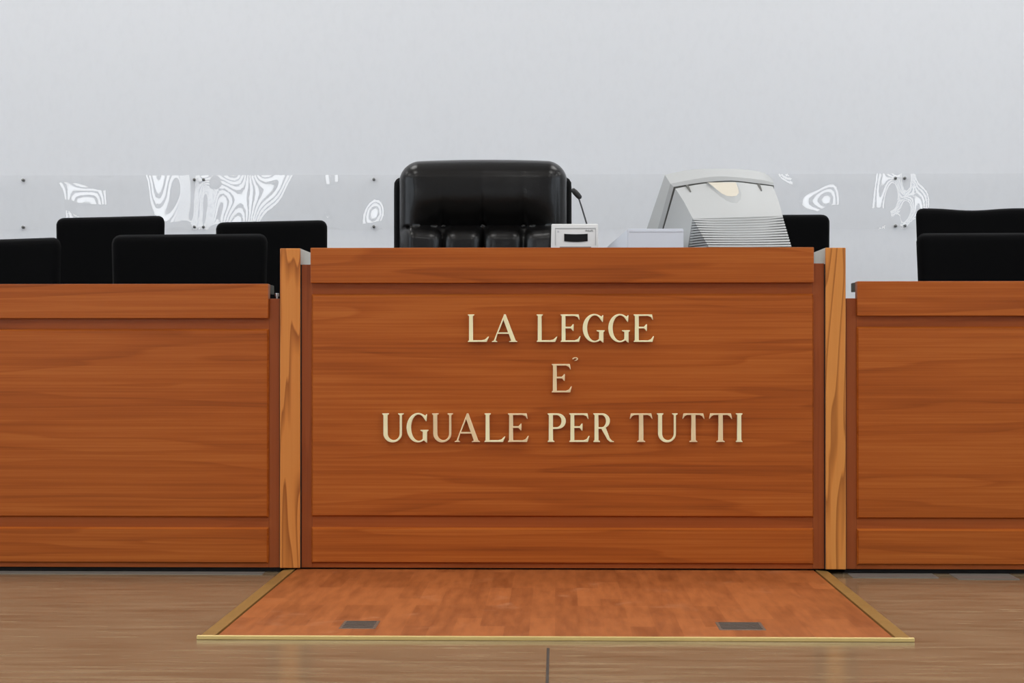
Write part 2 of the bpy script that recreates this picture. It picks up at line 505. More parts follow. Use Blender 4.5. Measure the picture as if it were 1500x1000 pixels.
GL['U'] = [[(0, 1), (.245, 1), (.245, .965), (.2, .93), (.2, .3)] + arc(.41, .3, .21, .225, 180, 360)[1:] +
           [(.62, .93), (.565, .965), (.565, 1), (.77, 1), (.77, .965), (.71, .93), (.71, .3)] + arc(.375, .3, .335, .315, 0, -180)[1:] + [(.04, .93), (0, .965)]]
GL['G'] = [arc(.42, .5, .42, .515, 60, 300, 30) + [(.72, -.02), (.755, -.02), (.755, .36), (.80, .395), (.80, .43), (.5, .43), (.5, .395), (.585, .36), (.585, .118)] +
           arc(.44, .5, .27, .45, -58, -305, 30)[1:] + [(.70, .72), (.735, .72), (.745, .97), (.715, .97), (.68, .92)]]
GL['P'] = [[(0, 1), (.35, 1)] + arc(.35, .725, .29, .275, 90, -90)[1:] + [(.195, .45), (.195, .07), (.25, .035), (.25, 0), (0, 0), (0, .035), (.04, .07), (.04, .93), (0, .965)],
           [(.195, .93), (.195, .52), (.31, .52)] + arc(.31, .725, .17, .205, -90, 90)]
GL['R'] = [[(0, 1), (.33, 1)] + arc(.33, .735, .28, .265, 90, -62)[1:] + [(.60, .14), (.69, .05), (.75, .035), (.75, 0), (.61, 0), (.50, .09), (.29, .455), (.195, .455), (.195, .07), (.25, .035), (.25, 0), (0, 0), (0, .035), (.04, .07), (.04, .93), (0, .965)],
           [(.195, .93), (.195, .52), (.30, .52)] + arc(.30, .725, .155, .205, -90, 90)]
GL["'"] = [arc(.5, .55, .5, .45, 200, 20, 16) + [(.95, .35), (.7, .1), (.25, 0), (.55, .3)] + arc(.52, .52, .22, .2, 0, 180, 10)]

def glyph(name, ch, x0, x1, z0, z1, yback, thick, parent, m, bevel=.0012):
    cu = bpy.data.curves.new(name, 'CURVE')
    cu.dimensions = '2D'; cu.fill_mode = 'BOTH'
    outs = GL[ch]
    xs = [p[0] for p in outs[0]]; ys = [p[1] for p in outs[0]]
    if ch in "UG": ylo, yhi = 0, 1
    else: ylo, yhi = min(ys), max(ys)
    xl, xh = min(xs), max(xs)
    cx, cz = (x0 + x1) / 2, (z0 + z1) / 2
    for o in outs:
        sp = cu.splines.new('POLY'); sp.points.add(len(o) - 1); sp.use_cyclic_u = True
        for i, p in enumerate(o):
            sp.points[i].co = (x0 + (p[0] - xl) / (xh - xl) * (x1 - x0) - cx, z0 + (p[1] - ylo) / (yhi - ylo) * (z1 - z0) - cz, 0, 1)
    cu.extrude = thick / 2; cu.bevel_depth = bevel; cu.bevel_resolution = 1; cu.offset = -bevel * 1.35
    tmp = bpy.data.objects.new('tmp', cu); C.objects.link(tmp)
    dg = bpy.context.evaluated_depsgraph_get()
    me = bpy.data.meshes.new_from_object(tmp.evaluated_get(dg))
    bpy.data.objects.remove(tmp); bpy.data.curves.remove(cu)
    me.name = name
    me.transform(Matrix.Rotation(PI / 2, 4, 'X'))
    o = obj_me(name, me, m, parent)
    o.location = (cx, yback - thick / 2 - .002, cz)
    return o

# ------------------------------------------------------------------ the raised central bench
cx = X(823, FY)
desk = thing('judge_bench', 'tall central wooden bench with brass lettering on its front', 'bench', (cx, FY, 0))
def dx(u): return X(u, FY) - cx
def zz(v): return Z(v, FY)
ZT = zz(363)
ZB = zz(832)
obj('plinth', box(dx(443), dx(1206), .04, .075, 0, ZB + .02), M_plinth, desk)
# frame: stiles and rails
obj('stile', box(dx(441.7), dx(458), 0, .03, ZB, zz(387), .0015), W_stile, desk)
obj('stile', box(dx(1190), dx(1207.3), 0, .03, ZB, zz(386), .0015), W_stile, desk)
obj('rail', box(dx(458), dx(1190), 0, .03, zz(436), zz(408), .001), W_rail, desk)
obj('rail', box(dx(458), dx(1190), 0, .03, zz(780), zz(750), .001), W_rail, desk)
obj('rail', box(dx(458), dx(1190), 0, .03, ZB, zz(822), .001), W_rail, desk)
obj('top_board', box(dx(456), dx(1191), -.024, .028, zz(414.5), ZT, .002), W_board, desk)
obj('front_panel', raised(dx(456.5), dx(1191.5), zz(757), zz(430.5), .02, -.011, .006), W_panel, desk)
obj('lower_panel', raised(dx(456.5), dx(1191.5), zz(825.5), zz(772.5), .02, -.011, .006), W_panel3, desk)
obj('worktop', box(dx(441.5), dx(1206.5), .031, .66, 1.005, 1.035, .002), M_worktop, desk)
for (u0, u1, wm) in ((411, 440.5, W_post), (1208.5, 1238, W_post2)):
    sp = obj('side_panel', box(dx(u0) + .0005, dx(u1) - .0005, .09, .66, .2, zz(363.5), .001), M_laminate, desk, label='grey laminate side panel with wooden front edge')
    bm = bmesh.new()
    add_box(bm, dx(u0) + .0005, dx(u1) - .0005, -.004, .0895, ZB, zz(363.5), .0008)
    obj('front_core', bm, M_laminate, sp)
    obj('wood_edging', box(dx(u0), dx(u1), -.016, -.0045, ZB, zz(363.5), .0025), wm, sp)
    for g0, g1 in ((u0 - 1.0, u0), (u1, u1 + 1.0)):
        obj('shadow_strip', box(dx(g0) - .0005, dx(g1) + .0005, -.003, .02, ZB, zz(438 if (g0 < 412 or g1 > 1238) else 387)), M_plinth, sp)  # solid black strip standing in for the shadow line beside each post
YL = FY - .011
def line(txt, spans, v0, v1, dull=()):
    for i, (ch, (u0, u1)) in enumerate(zip(txt, spans)):
        a, b = P(u0, v1, YL - .004), P(u1, v0, YL - .004)
        o = glyph('letter', ch, a.x - cx, b.x - cx, a.z, b.z, -.011, .011, desk, M_brass_dull if i in dull else M_brass)
        o.rotation_euler = (math.radians(random.uniform(-1.2, 1.2)), 0, math.radians(random.uniform(-1.5, 1.5)))
line('LALEGGE', [(685.4, 716.6), (720.5, 758), (786, 816.7), (821, 850.6), (853.3, 886), (890.8, 922.8), (928, 958)], 460.2, 501)
line('E', [(808.2, 837.7)], 532.7, 574.8, (0,))
line('UGUALEPERTUTTI', [(560, 591.7), (595.7, 628), (633, 664), (666, 703.3), (709.7, 740.5), (744, 774.6), (802, 829), (833.8, 863.7), (869, 899.3), (922, 956), (962, 992.5), (999, 1032), (1038, 1072.5), (1077.6, 1087.5)], 605, 647.3, (2, 3, 5, 9, 11, 12))
a, b = P(838.3, 528.6, YL), P(846.8, 523, YL)
o = glyph('accent', "'", a.x - cx, b.x - cx, a.z, b.z, -.011, .006, desk, M_brass_dull, .0006)

# ------------------------------------------------------------------ lower benches either side
def side_bench(label, u0, u1, vt, worktop_out, stile_u, wm, um):
    ccx = X((u0 + u1) / 2, FY)
    t = thing('side_bench', label, 'bench', (ccx, FY, 0), 0, 'low wooden benches flanking the central bench')
    d = lambda u: X(u, FY) - ccx
    vb = (415 if vt > 413 else 412.5)
    s0, s1 = stile_u
    obj('plinth', box(d(min(u0, s0)), d(max(u1, s1)), .04, .075, 0, ZB + .02), M_plinth, t)
    obj('stile', box(d(s0), d(s1), 0, .03, ZB, zz(437), .0015), W_stile, t)
    for (va, vc) in ((482, 458), (780, 750), (832, 822)):
        a = zz(va) if va != 832 else ZB
        obj('rail', box(d(u0), d(u1), 0, .0295, a, zz(vc), .001), W_rail, t)
    obj('top_board', box(d(u0), d(u1), -.022, .028, zz(vt + 50.5), zz(vt), .002), W_board, t)
    obj('front_panel', raised(d(u0), d(u1), zz(758.5), zz(vt + 66), .02, -.011, .006), wm, t)
    obj('lower_panel', raised(d(u0), d(u1), zz(826), zz(773), .02, -.011, .006), um, t)
    obj('ledge', box(d(u0) + .001, d(u1) - .001, .0285, .125, zz(vt + 14), zz(vt + .6), .002), M_worktop, t)
    obj('worktop', box(d(u0) + .001, d(u1) - .001, .031, .56, .80, .83, .002), M_worktop, t)
    inner = min if u0 > 800 else max
    obj('back_leg', box(d(u0) + .05, d(u0) + .08, .35, .54, .2, .7995), M_laminate, t)
    obj('back_leg', box(d(u1) - .08, d(u1) - .05, .35, .54, .2, .7995), M_laminate, t)
    return t
tl = side_bench('low wooden bench left of the tall central bench', -420, 394, 415.5, (-420, 398.5), (394, 409.8), W_panel2, W_panel)
tr = side_bench('low wooden bench right of the tall central bench', 1254.5, 2060, 412.5, (1248, 2060), (1239.2, 1254.5), W_panel3, W_panel2)
bm = bmesh.new(); ccx = tl.location.x
q = P(405, 431.5, FY)
add_tube(bm, [(q.x - ccx, .012, zz(437.4)), (q.x - ccx, .012, zz(433.5)), (q.x - ccx, .012, zz(433.4)), (q.x - ccx, .012, zz(429.4)), (q.x - ccx, .012, zz(428.8))], [.004, .004, .0075, .0075, .005], 14)
obj('bolt', bm, M_chrome, tl, 40, 'small bright metal bolt on the bench corner')

# ------------------------------------------------------------------ thin wooden platform in front
PT = .011
A0 = G(288, 937.5); A1 = G(1342, 943)
py0 = (G(815, 938.5).y); py1 = 6.515
xl0, xr0 = G(288, 936.5).x, G(1342, 942).x
xl, xr = xl0, xr0
pc = (xl + xr) / 2
plat = thing('platform', 'thin reddish wooden floor platform edged in brass before the central bench', 'platform', (pc, py0, 0))
tw = .05
obj('deck', box(xl + tw + .005 - pc, xr - tw - .005 - pc, .012, py1 - py0, 0, PT, .0005), M_parquet, plat)
def strip(x0, x1, y0, y1, outer):
    bm = bmesh.new()
    # low ramped strip: profile across x
    hs = [(x0, .003), (x0 + .2 * (x1 - x0), .009), (x1 - .0022 * (1 if x1 > x0 else -1), PT + .0005)]
    pr = [bm.verts.new((x, y0, z)) for x, z in hs] ; pr2 = [bm.verts.new((x, y1, z)) for x, z in hs]
    lo = [bm.verts.new((x, y0, 0)) for x in (hs[0][0], hs[-1][0])]; lo2 = [bm.verts.new((x, y1, 0)) for x in (hs[0][0], hs[-1][0])]
    for k in range(2): bm.faces.new((pr[k], pr[k + 1], pr2[k + 1], pr2[k]))
    bm.faces.new((lo[0], pr[0], pr2[0], lo2[0])); bm.faces.new((lo[1], lo2[1], pr2[2], pr[2]))
    bm.faces.new([lo[0], pr[0], pr[1], pr[2], lo[1]]); bm.faces.new([lo2[0], pr2[0], pr2[1], pr2[2], lo2[1]])
    return bm
obj('edge_strip', strip(xl - pc, xl + tw - pc, .012, py1 - py0, 0), M_trimbrass, plat, label='brass side strip at the left')
obj('edge_strip', strip(xr - pc, xr - tw - pc, .012, py1 - py0, 0), M_trimbrass, plat, label='brass side strip at the right')
obj('nosing', box(xl - pc, xr - pc, 0, .012, 0, PT, .002), plain('pale_brass', srgb(226, 200, 132), .35, metal=.3), plat, label='pale brass front edge')
for (u0, u1, va, vb) in ((496, 557, 909.5, 920.5), (1054, 1114, 911.5, 922.5)):
    a, b = G(u0, vb, PT), G(u1, va, PT)
    pl = obj('floor_plate', box(a.x - pc, b.x - pc, a.y - py0, b.y - py0, PT - .004, PT + .0012, .001), M_plate, plat, label='worn grey metal plate')
    bm = bmesh.new()
    for k in range(5):
        yy = a.y - py0 + (b.y - a.y) * (k + .7) / 5.4
        add_box(bm, a.x - pc + .008, b.x - pc - .008, yy - .004, yy + .004, PT + .0012, PT + .003, .0008)
    obj('ridges', bm, plain('dark_ridge', srgb(84, 74, 66), .5, var=.2), pl)

# ------------------------------------------------------------------ chairs
def slab(wd, ht, th, r, curve, nu=26, nv=22, topbow=0.0, taper=.0, dip=0.0):
    """padded backrest: rounded-rectangle outline, pillowed faces, curved about the vertical"""
    bm = bmesh.new()
    grid = {}
    def edge_d(x, z):
        qx, qz = abs(x) - (wd / 2 - r), abs(z) - (ht / 2 - r)
        return -(math.hypot(max(qx, 0), max(qz, 0)) + min(max(qx, qz), 0) - r)
    def squeeze(a, b):
        # map square to rounded rectangle
        x, z = a * wd / 2, b * ht / 2
        qx, qz = abs(x) - (wd / 2 - r), abs(z) - (ht / 2 - r)
        if qx > 0 and qz > 0:
            m_ = max(qx, qz); h = math.hypot(qx, qz)
            x = math.copysign(wd / 2 - r + qx * m_ / h, x); z = math.copysign(ht / 2 - r + qz * m_ / h, z)
        return x, z
    def par(i, n):
        t = -1 + 2 * i / n
        return math.sin(t * PI / 2) * .45 + t * .55
    for side in (0, 1):
        for i in range(nu + 1):
            for k in range(nv + 1):
                border = i in (0, nu) or k in (0, nv)
                if side and border:
                    grid[1, i, k] = grid[0, i, k]; continue
                x, z = squeeze(par(i, nu), par(k, nv))
                d = max(0, edge_d(x, z)); e = min(1, d / (th * .5))
                y = th / 2 * math.sqrt(max(0, 1 - (1 - e) ** 2)) * (-1 if side == 0 else 1)
                zt = (z + ht / 2) / ht
                xx = x * (1 + taper * (zt - .5))
                y += curve * (1 - (2 * x / wd) ** 2) 
                z2 = z + topbow * zt * (1 - (2 * x / wd) ** 2) - dip * zt * math.cos(PI * x / wd) ** 4
                grid[side, i, k] = bm.verts.new((xx, y, z2 + ht / 2))
    for side in (0, 1):
        for i in range(nu):
            for k in range(nv):
                vs = [grid[side, i, k], grid[side, i + 1, k], grid[side, i + 1, k + 1], grid[side, i, k + 1]]
                if len(set(vs)) == 4: bm.faces.new(vs)
    return bm

def build_chair(name, label, wd, ht, zback, group, dip=0.0):
    """black fabric swivel chair; origin on the floor under the column; backrest at y=+.22"""
    t = thing(name, label, 'chair', (0, 0, 0), 0, group)
    b = obj('backrest', slab(wd, ht, .055, .035, .035, topbow=.004, taper=.05, dip=dip), M_black, t, 180)
    b.location = (0, .22, zback); b.rotation_euler = (math.radians(-5), 0, 0)
    bm = slab(wd * .95, .48, .085, .07, 0); bm.transform(Matrix.Rotation(-PI / 2, 4, 'X'))
    s = obj('seat', bm, M_black, t, 180); s.location = (0, -.27, .46)
    bm = bmesh.new(); add_tube(bm, [(0, .02, .40), (0, .22, .41), (0, .285, .46), (0, .30, zback + .18)], .016, 10)
    obj('back_support', bm, M_blackplastic, t, 60)
    bm = bmesh.new(); add_tube(bm, [(0, 0, .07), (0, 0, .25), (0, 0, .251), (0, 0, .42)], [.028, .028, .018, .018], 14)
    obj('column', bm, M_blackplastic, t, 60)
    for k in range(5):
        a = 2 * PI * k / 5 + .3
        bm = bmesh.new(); add_tube(bm, [(0, 0, .1), (.27 * math.cos(a), .27 * math.sin(a), .065)], [.024, .014], 8)
        lg = obj('leg', bm, M_blackplastic, t, 60)
        bm = bmesh.new(); c = Vector((.27 * math.cos(a), .27 * math.sin(a), .026)); tn = Vector((-math.sin(a), math.cos(a), 0)) * .02
        add_tube(bm, [c - tn, c + tn], .026, 12)
        obj('caster', bm, M_blackplastic, lg, 60)
    return t

def dup(root, label):
    r = root.copy(); C.objects.link(r); r['label'] = label
    for ch in list(root.children):
        c = ch.copy(); C.objects.link(c); c.parent = r
        for g in ch.children:
            d = g.copy(); C.objects.link(d); d.parent = c
    return r

YF, YB = 7.25, 8.72
def place(ch, uc, vtop, Y, dais, backh, rz, roll=0):
    q = P(uc, vtop, Y)
    ch.location = (q.x - .22 * math.sin(-rz), Y - .22 * math.cos(rz), dais)
    ch.rotation_euler = (0, 0, rz)
    for c in ch.children:
        if c.name.startswith('backrest'):
            # top of the backrest where the photo shows it
            c.location.z = q.z - dais - backh
            c.rotation_euler = (math.radians(-3), math.radians(roll), 0)
GF, GB = 'large black chairs at the side benches', 'black chairs along the back wall'
fw, fh = 225 * YF / FPX, .56
bw, bh = 160 * YB / FPX, .50
big = build_chair('office_chair', 'large black chair at the left bench, nearest the central bench', fw, fh, .44, GF)
place(big, 278, 342, YF, .2, fh, math.radians(2), -.5)
c2 = dup(big, 'large black chair at the left bench, cut by the left edge of the photo'); place(c2, -20, 350, YF, .2, fh, math.radians(-4), -1.5)
c3 = dup(big, 'large black chair standing in front at the right bench'); place(c3, 1461, 340, YF, .2, fh, 0, -.2)
small = build_chair('stacking_chair', 'black chair by the wall, leftmost of the back row, with glints beside it', bw, bh, .44, GB)
place(small, 162, 316.5, YB, .36, bh, math.radians(-3), -1.0)
s2 = dup(small, 'black chair by the wall between the left bench and the leather chair'); place(s2, 401, 323, YB, .36, bh, math.radians(4), -1.4)
s3 = dup(small, 'black chair by the wall partly hidden by the white monitor'); place(s3, 1136, 313.5, YB, .36, bh, math.radians(3), -.3)
s4 = build_chair('stacking_chair', 'black chair by the wall at the far right, behind the large chair', bw * 1.03, bh, .44, GB, .010); place(s4, 1428, 304, YB, .36, bh, 0, .0)

# ------------------------------------------------------------------ leather armchair
LY = 7.42
sc = LY / FPX
lc = P(707, 363, LY)
lth = thing('executive_chair', 'black tufted leather executive chair behind the central bench', 'chair', (lc.x, LY + .05, .2))
def lz(v): return Z(v, LY, 707) - .2
zcrease = lz(331); ztop = lz(233)
pw = 248 * sc; zlow = .50
ph = ztop - zlow
btn = [(u - 707) * sc for u in (649, 707, 767)]
def leather_pad():
    bm = bmesh.new()
    nu, nv = 120, 110
    r = 30 * sc
    G0 = {}
    for i in range(nu + 1):
        for k in range(nv + 1):
            a = -1 + 2 * i / nu; b = -1 + 2 * k / nv
            a = .6 * a + .4 * math.sin(a * PI / 2); b = .75 * b + .25 * math.sin(b * PI / 2)
            x, z = a * pw / 2, b * ph / 2
            qx, qz = abs(x) - (pw / 2 - r), z - (ph / 2 - r)
            if qx > 0 and qz > 0:
                m_ = max(qx, qz); h = math.hypot(qx, qz)
                x = math.copysign(pw / 2 - r + qx * m_ / h, x); z = ph / 2 - r + qz * m_ / h
            qx, qz = abs(x) - (pw / 2 - r), abs(z) - (ph / 2 - r)
            d = max(0, -(math.hypot(max(qx, 0), max(qz, 0)) + min(max(qx, qz), 0) - r))
            e = min(1, d / .075)
            y = -.10 * math.sqrt(max(0, 1 - (1 - e) ** 2)) 
            wz = z + (zlow + ztop) / 2 - zcrease     # height above the crease
            soft = min(1, d / .05)
            # horizontal crease
            cre = math.exp(-abs(wz) / .022) * (1 if wz > 0 else .9)
            mid = max(0, 1 - (abs(x) / (pw * .42)) ** 6)
            y += .026 * cre * mid * soft
            # pillow above, hollow near crease
            if wz > 0:
                y += soft * .020 * math.exp(-(wz / .07) ** 2) * mid
                y -= soft * .016 * math.exp(-((wz - .12) / .09) ** 2) * mid
                for bx_ in btn:
                    y += soft * .030 * math.exp(-abs(x - bx_) / .012) * math.exp(-wz / .045)
            else:
                # upright lobes
                cols = [-pw / 2 - .0] + btn + [pw / 2]
                for c0, c1 in zip(cols, cols[1:]):
                    if c0 <= x <= c1:
                        s = (x - c0) / (c1 - c0)
                        f = math.sqrt(max(0, 1 - (2 * s - 1) ** 4))
                        g = min(1, max(0, -wz - .03 * (2 * s - 1) ** 4) / .055); g = math.sqrt(max(0, 1 - (1 - g) ** 2))
                        y -= soft * (.046 * f * g)
                        y += soft * .012
                # next tuft row
                y += .02 * math.exp(-abs(wz + .17) / .02) * mid * soft
            bow = .012 * (1 - (2 * x / pw) ** 2) * ((z / (ph / 2)) if z > 0 else 0)
            y += .03 * (1 - (2 * x / pw) ** 2) + .0
            G0[i, k] = bm.verts.new((x, y, z + (zlow + ztop) / 2 + bow - .006))
    for i in range(nu):
        for k in range(nv):
            bm.faces.new((G0[i, k], G0[i + 1, k], G0[i + 1, k + 1], G0[i, k + 1]))
    bm.faces.new([G0[i, nv] for i in range(nu + 1)] + [G0[nu, k] for k in range(nv - 1, -1, -1)] + [G0[i, 0] for i in range(nu - 1, -1, -1)] + [G0[0, k] for k in range(1, nv)])
    return bm
pad = obj('backrest', leather_pad(), M_leather, lth, 70)
for bx_ in btn:
    bm = bmesh.new(); bmesh.ops.create_uvsphere(bm, u_segments=14, v_segments=8, radius=.011)
    bm.transform(Matrix.Translation((bx_, -.030, zcrease - .002)) @ Matrix.Diagonal((1, .4, 1, 1)))
    obj('button', bm, M_leather, pad, 180)
bm = slab(263 * sc, lz(257) - .47, .07, .03, .0); sh = obj('back_shell', bm, M_black, lth, 180); sh.location = (-1.0 * sc, .02, .47)
bm = slab(.60, .54, .15, .09, 0); bm.transform(Matrix.Rotation(-PI / 2, 4, 'X'))
s = obj('seat', bm, M_leather, lth, 180); s.location = (0, -.62, .43)
for sx in (-1, 1):
    bm = bmesh.new(); add_tube(bm, [(sx * .33, -.05, .58), (sx * .34, -.2, .64), (sx * .34, -.48, .63), (sx * .33, -.52, .56), (sx * .30, -.42, .42)], [.028, .032, .032, .028, .024], 12)
    obj('armrest', bm, M_leather, lth, 180)
bm = bmesh.new(); add_tube(bm, [(0, -.3, .08), (0, -.3, .38)], .03, 14); obj('column', bm, M_blackplastic, lth, 60)
for k in range(5):
    a = 2 * PI * k / 5 + .3
    bm = bmesh.new(); add_tube(bm, [(0, -.3, .1), (.32 * math.cos(a), -.3 + .32 * math.sin(a), .07)], [.03, .018], 8)
    lg = obj('leg', bm, M_blackplastic, lth, 60)
    bm = bmesh.new(); c = Vector((.31 * math.cos(a), -.3 + .31 * math.sin(a), .03)); tn = Vector((-math.sin(a), math.cos(a), 0)) * .022
    add_tube(bm, [c - tn, c + tn], .03, 12); obj('caster', bm, M_blackplastic, lg, 60)

# ------------------------------------------------------------------ things on the central bench
WT = 1.035
# microphone
MY = 6.98
mb = P(862, 366, MY)
mic = thing('microphone', 'thin black gooseneck microphone beside the leather chair', 'microphone', (mb.x, MY, WT))
def ml(u, v, Y=MY): 
    q = P(u, v, Y); return Vector((q.x - mb.x, q.y - MY, q.z - WT))
bm = box(-.05, .05, -.06, .06, 0, .03, .006); obj('base', bm, M_blackplastic, mic, 40)
bm = bmesh.new(); add_tube(bm, [(0, 0, .03), ml(863, 345), ml(859.5, 328), ml(852, 303), ml(848, 291), ml(845.5, 286)], [.0035, .0035, .0032, .0030, .0030, .003], 10)
obj('gooseneck', bm, plain('dark_grey_metal', srgb(70, 70, 72), .4, metal=.4), mic, 60)
bm = bmesh.new(); add_tube(bm, [ml(850.5, 291), ml(849.5, 289.3), ml(846.5, 286), ml(842.5, 281.5), ml(839, 278), ml(837.5, 277)], [.004, .009, .0105, .0105, .0085, .004], 14)
obj('capsule', bm, M_blackplastic, mic, 60)

# white display unit
UY = 6.78
ua = P(806, 362, UY); ub = P(876.5, 327, UY)
ucx = (ua.x + ub.x) / 2
hw = (ub.x - ua.x) / 2
uh = ub.z - WT
un = thing('desk_unit', 'small white electronic unit with a dark display window on the central bench', 'electronic unit', (ucx, UY, WT), math.radians(0))
tilt = math.radians(8)
bm = bmesh.new(); add_box(bm, -hw, hw, 0, .12, 0, uh, .004)
for v in bm.verts:
    v.co.y += v.co.z * math.tan(tilt)
    v.co.x *= (1 - .05 * (v.co.z / uh)) if v.co.x < 0 else 1
obj('body', bm, M_white, un, 40)
def uz(v): return Z(v, UY, 840) - WT
def ux(u): return X(u, UY) - ucx
def sheared(bm):
    for v in bm.verts: v.co.y += v.co.z * math.tan(tilt)
    return bm
bm = bmesh.new()
for (x0, x1, z0, z1) in ((ux(813), ux(873), uz(334.2), uz(333)), (ux(813), ux(814), uz(359), uz(334)), (ux(872.2), ux(873), uz(359), uz(334))):
    add_box(bm, x0, x1, -.0015, .001, z0, z1)
obj('face_rim', sheared(bm), plain('pale_grey_line', srgb(176, 177, 178), .5), un)
bm = bmesh.new()
n = 10
top = []; bot = []
for k in range(n + 1):
    s = k / n
    x = ux(826.5 + s * 34.5); dp = 1.0 * math.sin(PI * s)
    top.append((x, uz(341.8 + dp * .7))); bot.append((x, uz(352.6 + dp * 1.2)))
fv = [bm.verts.new((x, -.0025, z)) for x, z in top] + [bm.verts.new((x, -.0025, z)) for x, z in reversed(bot)]
f = bm.faces.new(fv)
r = bmesh.ops.extrude_face_region(bm, geom=[f])
for v in r['geom']:
    if isinstance(v, bmesh.types.BMVert): v.co.y += .004
obj('display', sheared(bm), M_display, un)
obj('slot', sheared(box(ux(820), ux(866), -.0012, .002, uz(362.2), uz(361))), M_pcdark, un)
obj('indicator', sheared(box(ux(816.5), ux(819), -.0014, .002, uz(339.8), uz(337))), plain('pale_button', srgb(196, 197, 200), .5), un)
cu = bpy.data.curves.new('t', 'FONT'); cu.body = 'PHILIPS'; cu.size = .0095; cu.align_x = 'RIGHT'; cu.extrude = .0003
tmp = bpy.data.objects.new('t', cu); C.objects.link(tmp)
me = bpy.data.meshes.new_from_object(tmp.evaluated_get(bpy.context.evaluated_depsgraph_get()))
bpy.data.objects.remove(tmp); bpy.data.curves.remove(cu)
me.transform(Matrix.Rotation(PI / 2, 4, 'X'))
o = obj_me('lettering', me, M_ink, un)
o.location = (ux(869), -.0012 + uz(339) * math.tan(tilt), uz(338.6)); o.scale = (.9, 1, 1)

# bluish white wedge-shaped box
BY = 6.72
ba, bb = P(919.5, 362, BY), P(1001.5, 334.5, BY)
bx_ = thing('box', 'low bluish white box between the display unit and the monitor', 'box', ((ba.x + bb.x) / 2, BY, WT))
hw = (bb.x - ba.x) / 2; hh = bb.z - WT
bm = bmesh.new()
yb_ = .2
fr = [(-hw, 0, 0), (hw, 0, 0), (hw, 0, hh), (-hw, 0, hh)]
bl, br_ = P(889, 361, BY + yb_), P(992, 361, BY + yb_)
bl -= Vector(bx_.location); br_ -= Vector(bx_.location)
bk = [(bl.x, yb_, 0), (br_.x, yb_, 0), (br_.x, yb_, bl.z), (bl.x, yb_, bl.z)]
V = [bm.verts.new(c) for c in fr + bk]
for q in ((0, 1, 2, 3), (5, 4, 7, 6), (4, 0, 3, 7), (1, 5, 6, 2), (3, 2, 6, 7), (4, 5, 1, 0)): bm.faces.new([V[k] for k in q])
bmesh.ops.bevel(bm, geom=list(bm.edges), offset=.0025, segments=2, affect='EDGES')
obj('case', bm, M_boxwhite, bx_, 30)
obj('lid', box(-hw + .006, hw - .006, -.0012, .003, hh - .012, hh - .0105), plain('pale_seam', srgb(196, 199, 208), .6), bx_)

# computer monitor seen from behind
mcx = P(1075, 362, 6.9)
mon = thing('monitor', 'bulky white tube computer monitor seen from behind on the central bench', 'monitor', (mcx.x, 6.9, WT))
def mp(u, v, Y):
    q = P(u, v, Y); return Vector((q.x - mcx.x, q.y - 6.9, q.z - WT))
# bezel: outline loops from the screen side (far) to the rim (near)
def curve_pts(pts, Y, n=20):
    """resample a photo polyline with smooth interpolation"""
    out = []
    m_ = len(pts) - 1
    for k in range(n + 1):
        t = k / n * m_; i = min(int(t), m_ - 1); f = t - i
        p0, p1, p2, p3 = pts[max(i - 1, 0)], pts[i], pts[i + 1], pts[min(i + 2, m_)]
        c = [0.5 * ((2 * p1[d]) + (-p0[d] + p2[d]) * f + (2 * p0[d] - 5 * p1[d] + 4 * p2[d] - p3[d]) * f * f + (-p0[d] + 3 * p1[d] - 3 * p2[d] + p3[d]) * f ** 3) for d in (0, 1)]
        out.append(mp(c[0], c[1], Y))
    return out
topA = curve_pts([(974, 256), (1013, 248.5), (1063, 247), (1098, 249), (1121, 254), (1132, 263)], 7.10)
topB = curve_pts([(982, 269), (1030, 260.3), (1063, 258.3), (1105, 262), (1124, 265), (1133, 268)], 7.035)
topC = curve_pts([(987, 273.5), (1030, 267), (1072, 264.3), (1105, 267.8), (1124, 270), (1133.5, 271.5)], 7.03)
n = len(topA)
low = WT - WT + .012
def loop(top, left_low, right_low):
    return top + [right_low, left_low]
def at_z(a, b, zlow):
    """extend the line a->b until the height zlow"""
    t = (zlow - a.z) / (b.z - a.z); return a + (b - a) * t
la = at_z(topA[0], mp(948, 333, 7.16), .03); ra = at_z(topA[-1], mp(1128, 333, 7.16), .03)
lb = at_z(topB[0], mp(964, 333, 7.09), .03); rb = at_z(topB[-1], mp(1136, 333, 7.09), .03)
lcc = at_z(topC[0], mp(970.5, 334, 7.085), .03); rcc = at_z(topC[-1], mp(1138, 334, 7.085), .03)
bm = bmesh.new()
LA = [bm.verts.new(p) for p in loop(topA, la, ra)]
LB = [bm.verts.new(p) for p in loop(topB, lb, rb)]
LC = [bm.verts.new(p) for p in loop(topC, lcc, rcc)]
# screen-side face set further away
back = [Vector((p.x * .985, p.y + .05, p.z - .004)) for p in loop(topA, la, ra)]
LZ = [bm.verts.new(p) for p in back]
m_ = len(LA)
for r0, r1 in ((LZ, LA), (LA, LB), (LB, LC)):
    for k in range(m_): bm.faces.new((r0[k], r0[(k + 1) % m_], r1[(k + 1) % m_], r1[k]))
bm.faces.new(LZ)
bez = obj('bezel', bm, M_pc, mon, 25)
bm = bmesh.new()
a_ = [bm.verts.new(p) for p in loop(topC, lcc, rcc)]; b_ = [bm.verts.new(p + Vector((0, .01, 0))) for p in loop(topC, lcc, rcc)]
bm.faces.new(a_); bm.faces.new(b_)
for k in range(m_): bm.faces.new((a_[k], a_[(k + 1) % m_], b_[(k + 1) % m_], b_[k]))
obj('seam', bm, M_pcdark, bez)
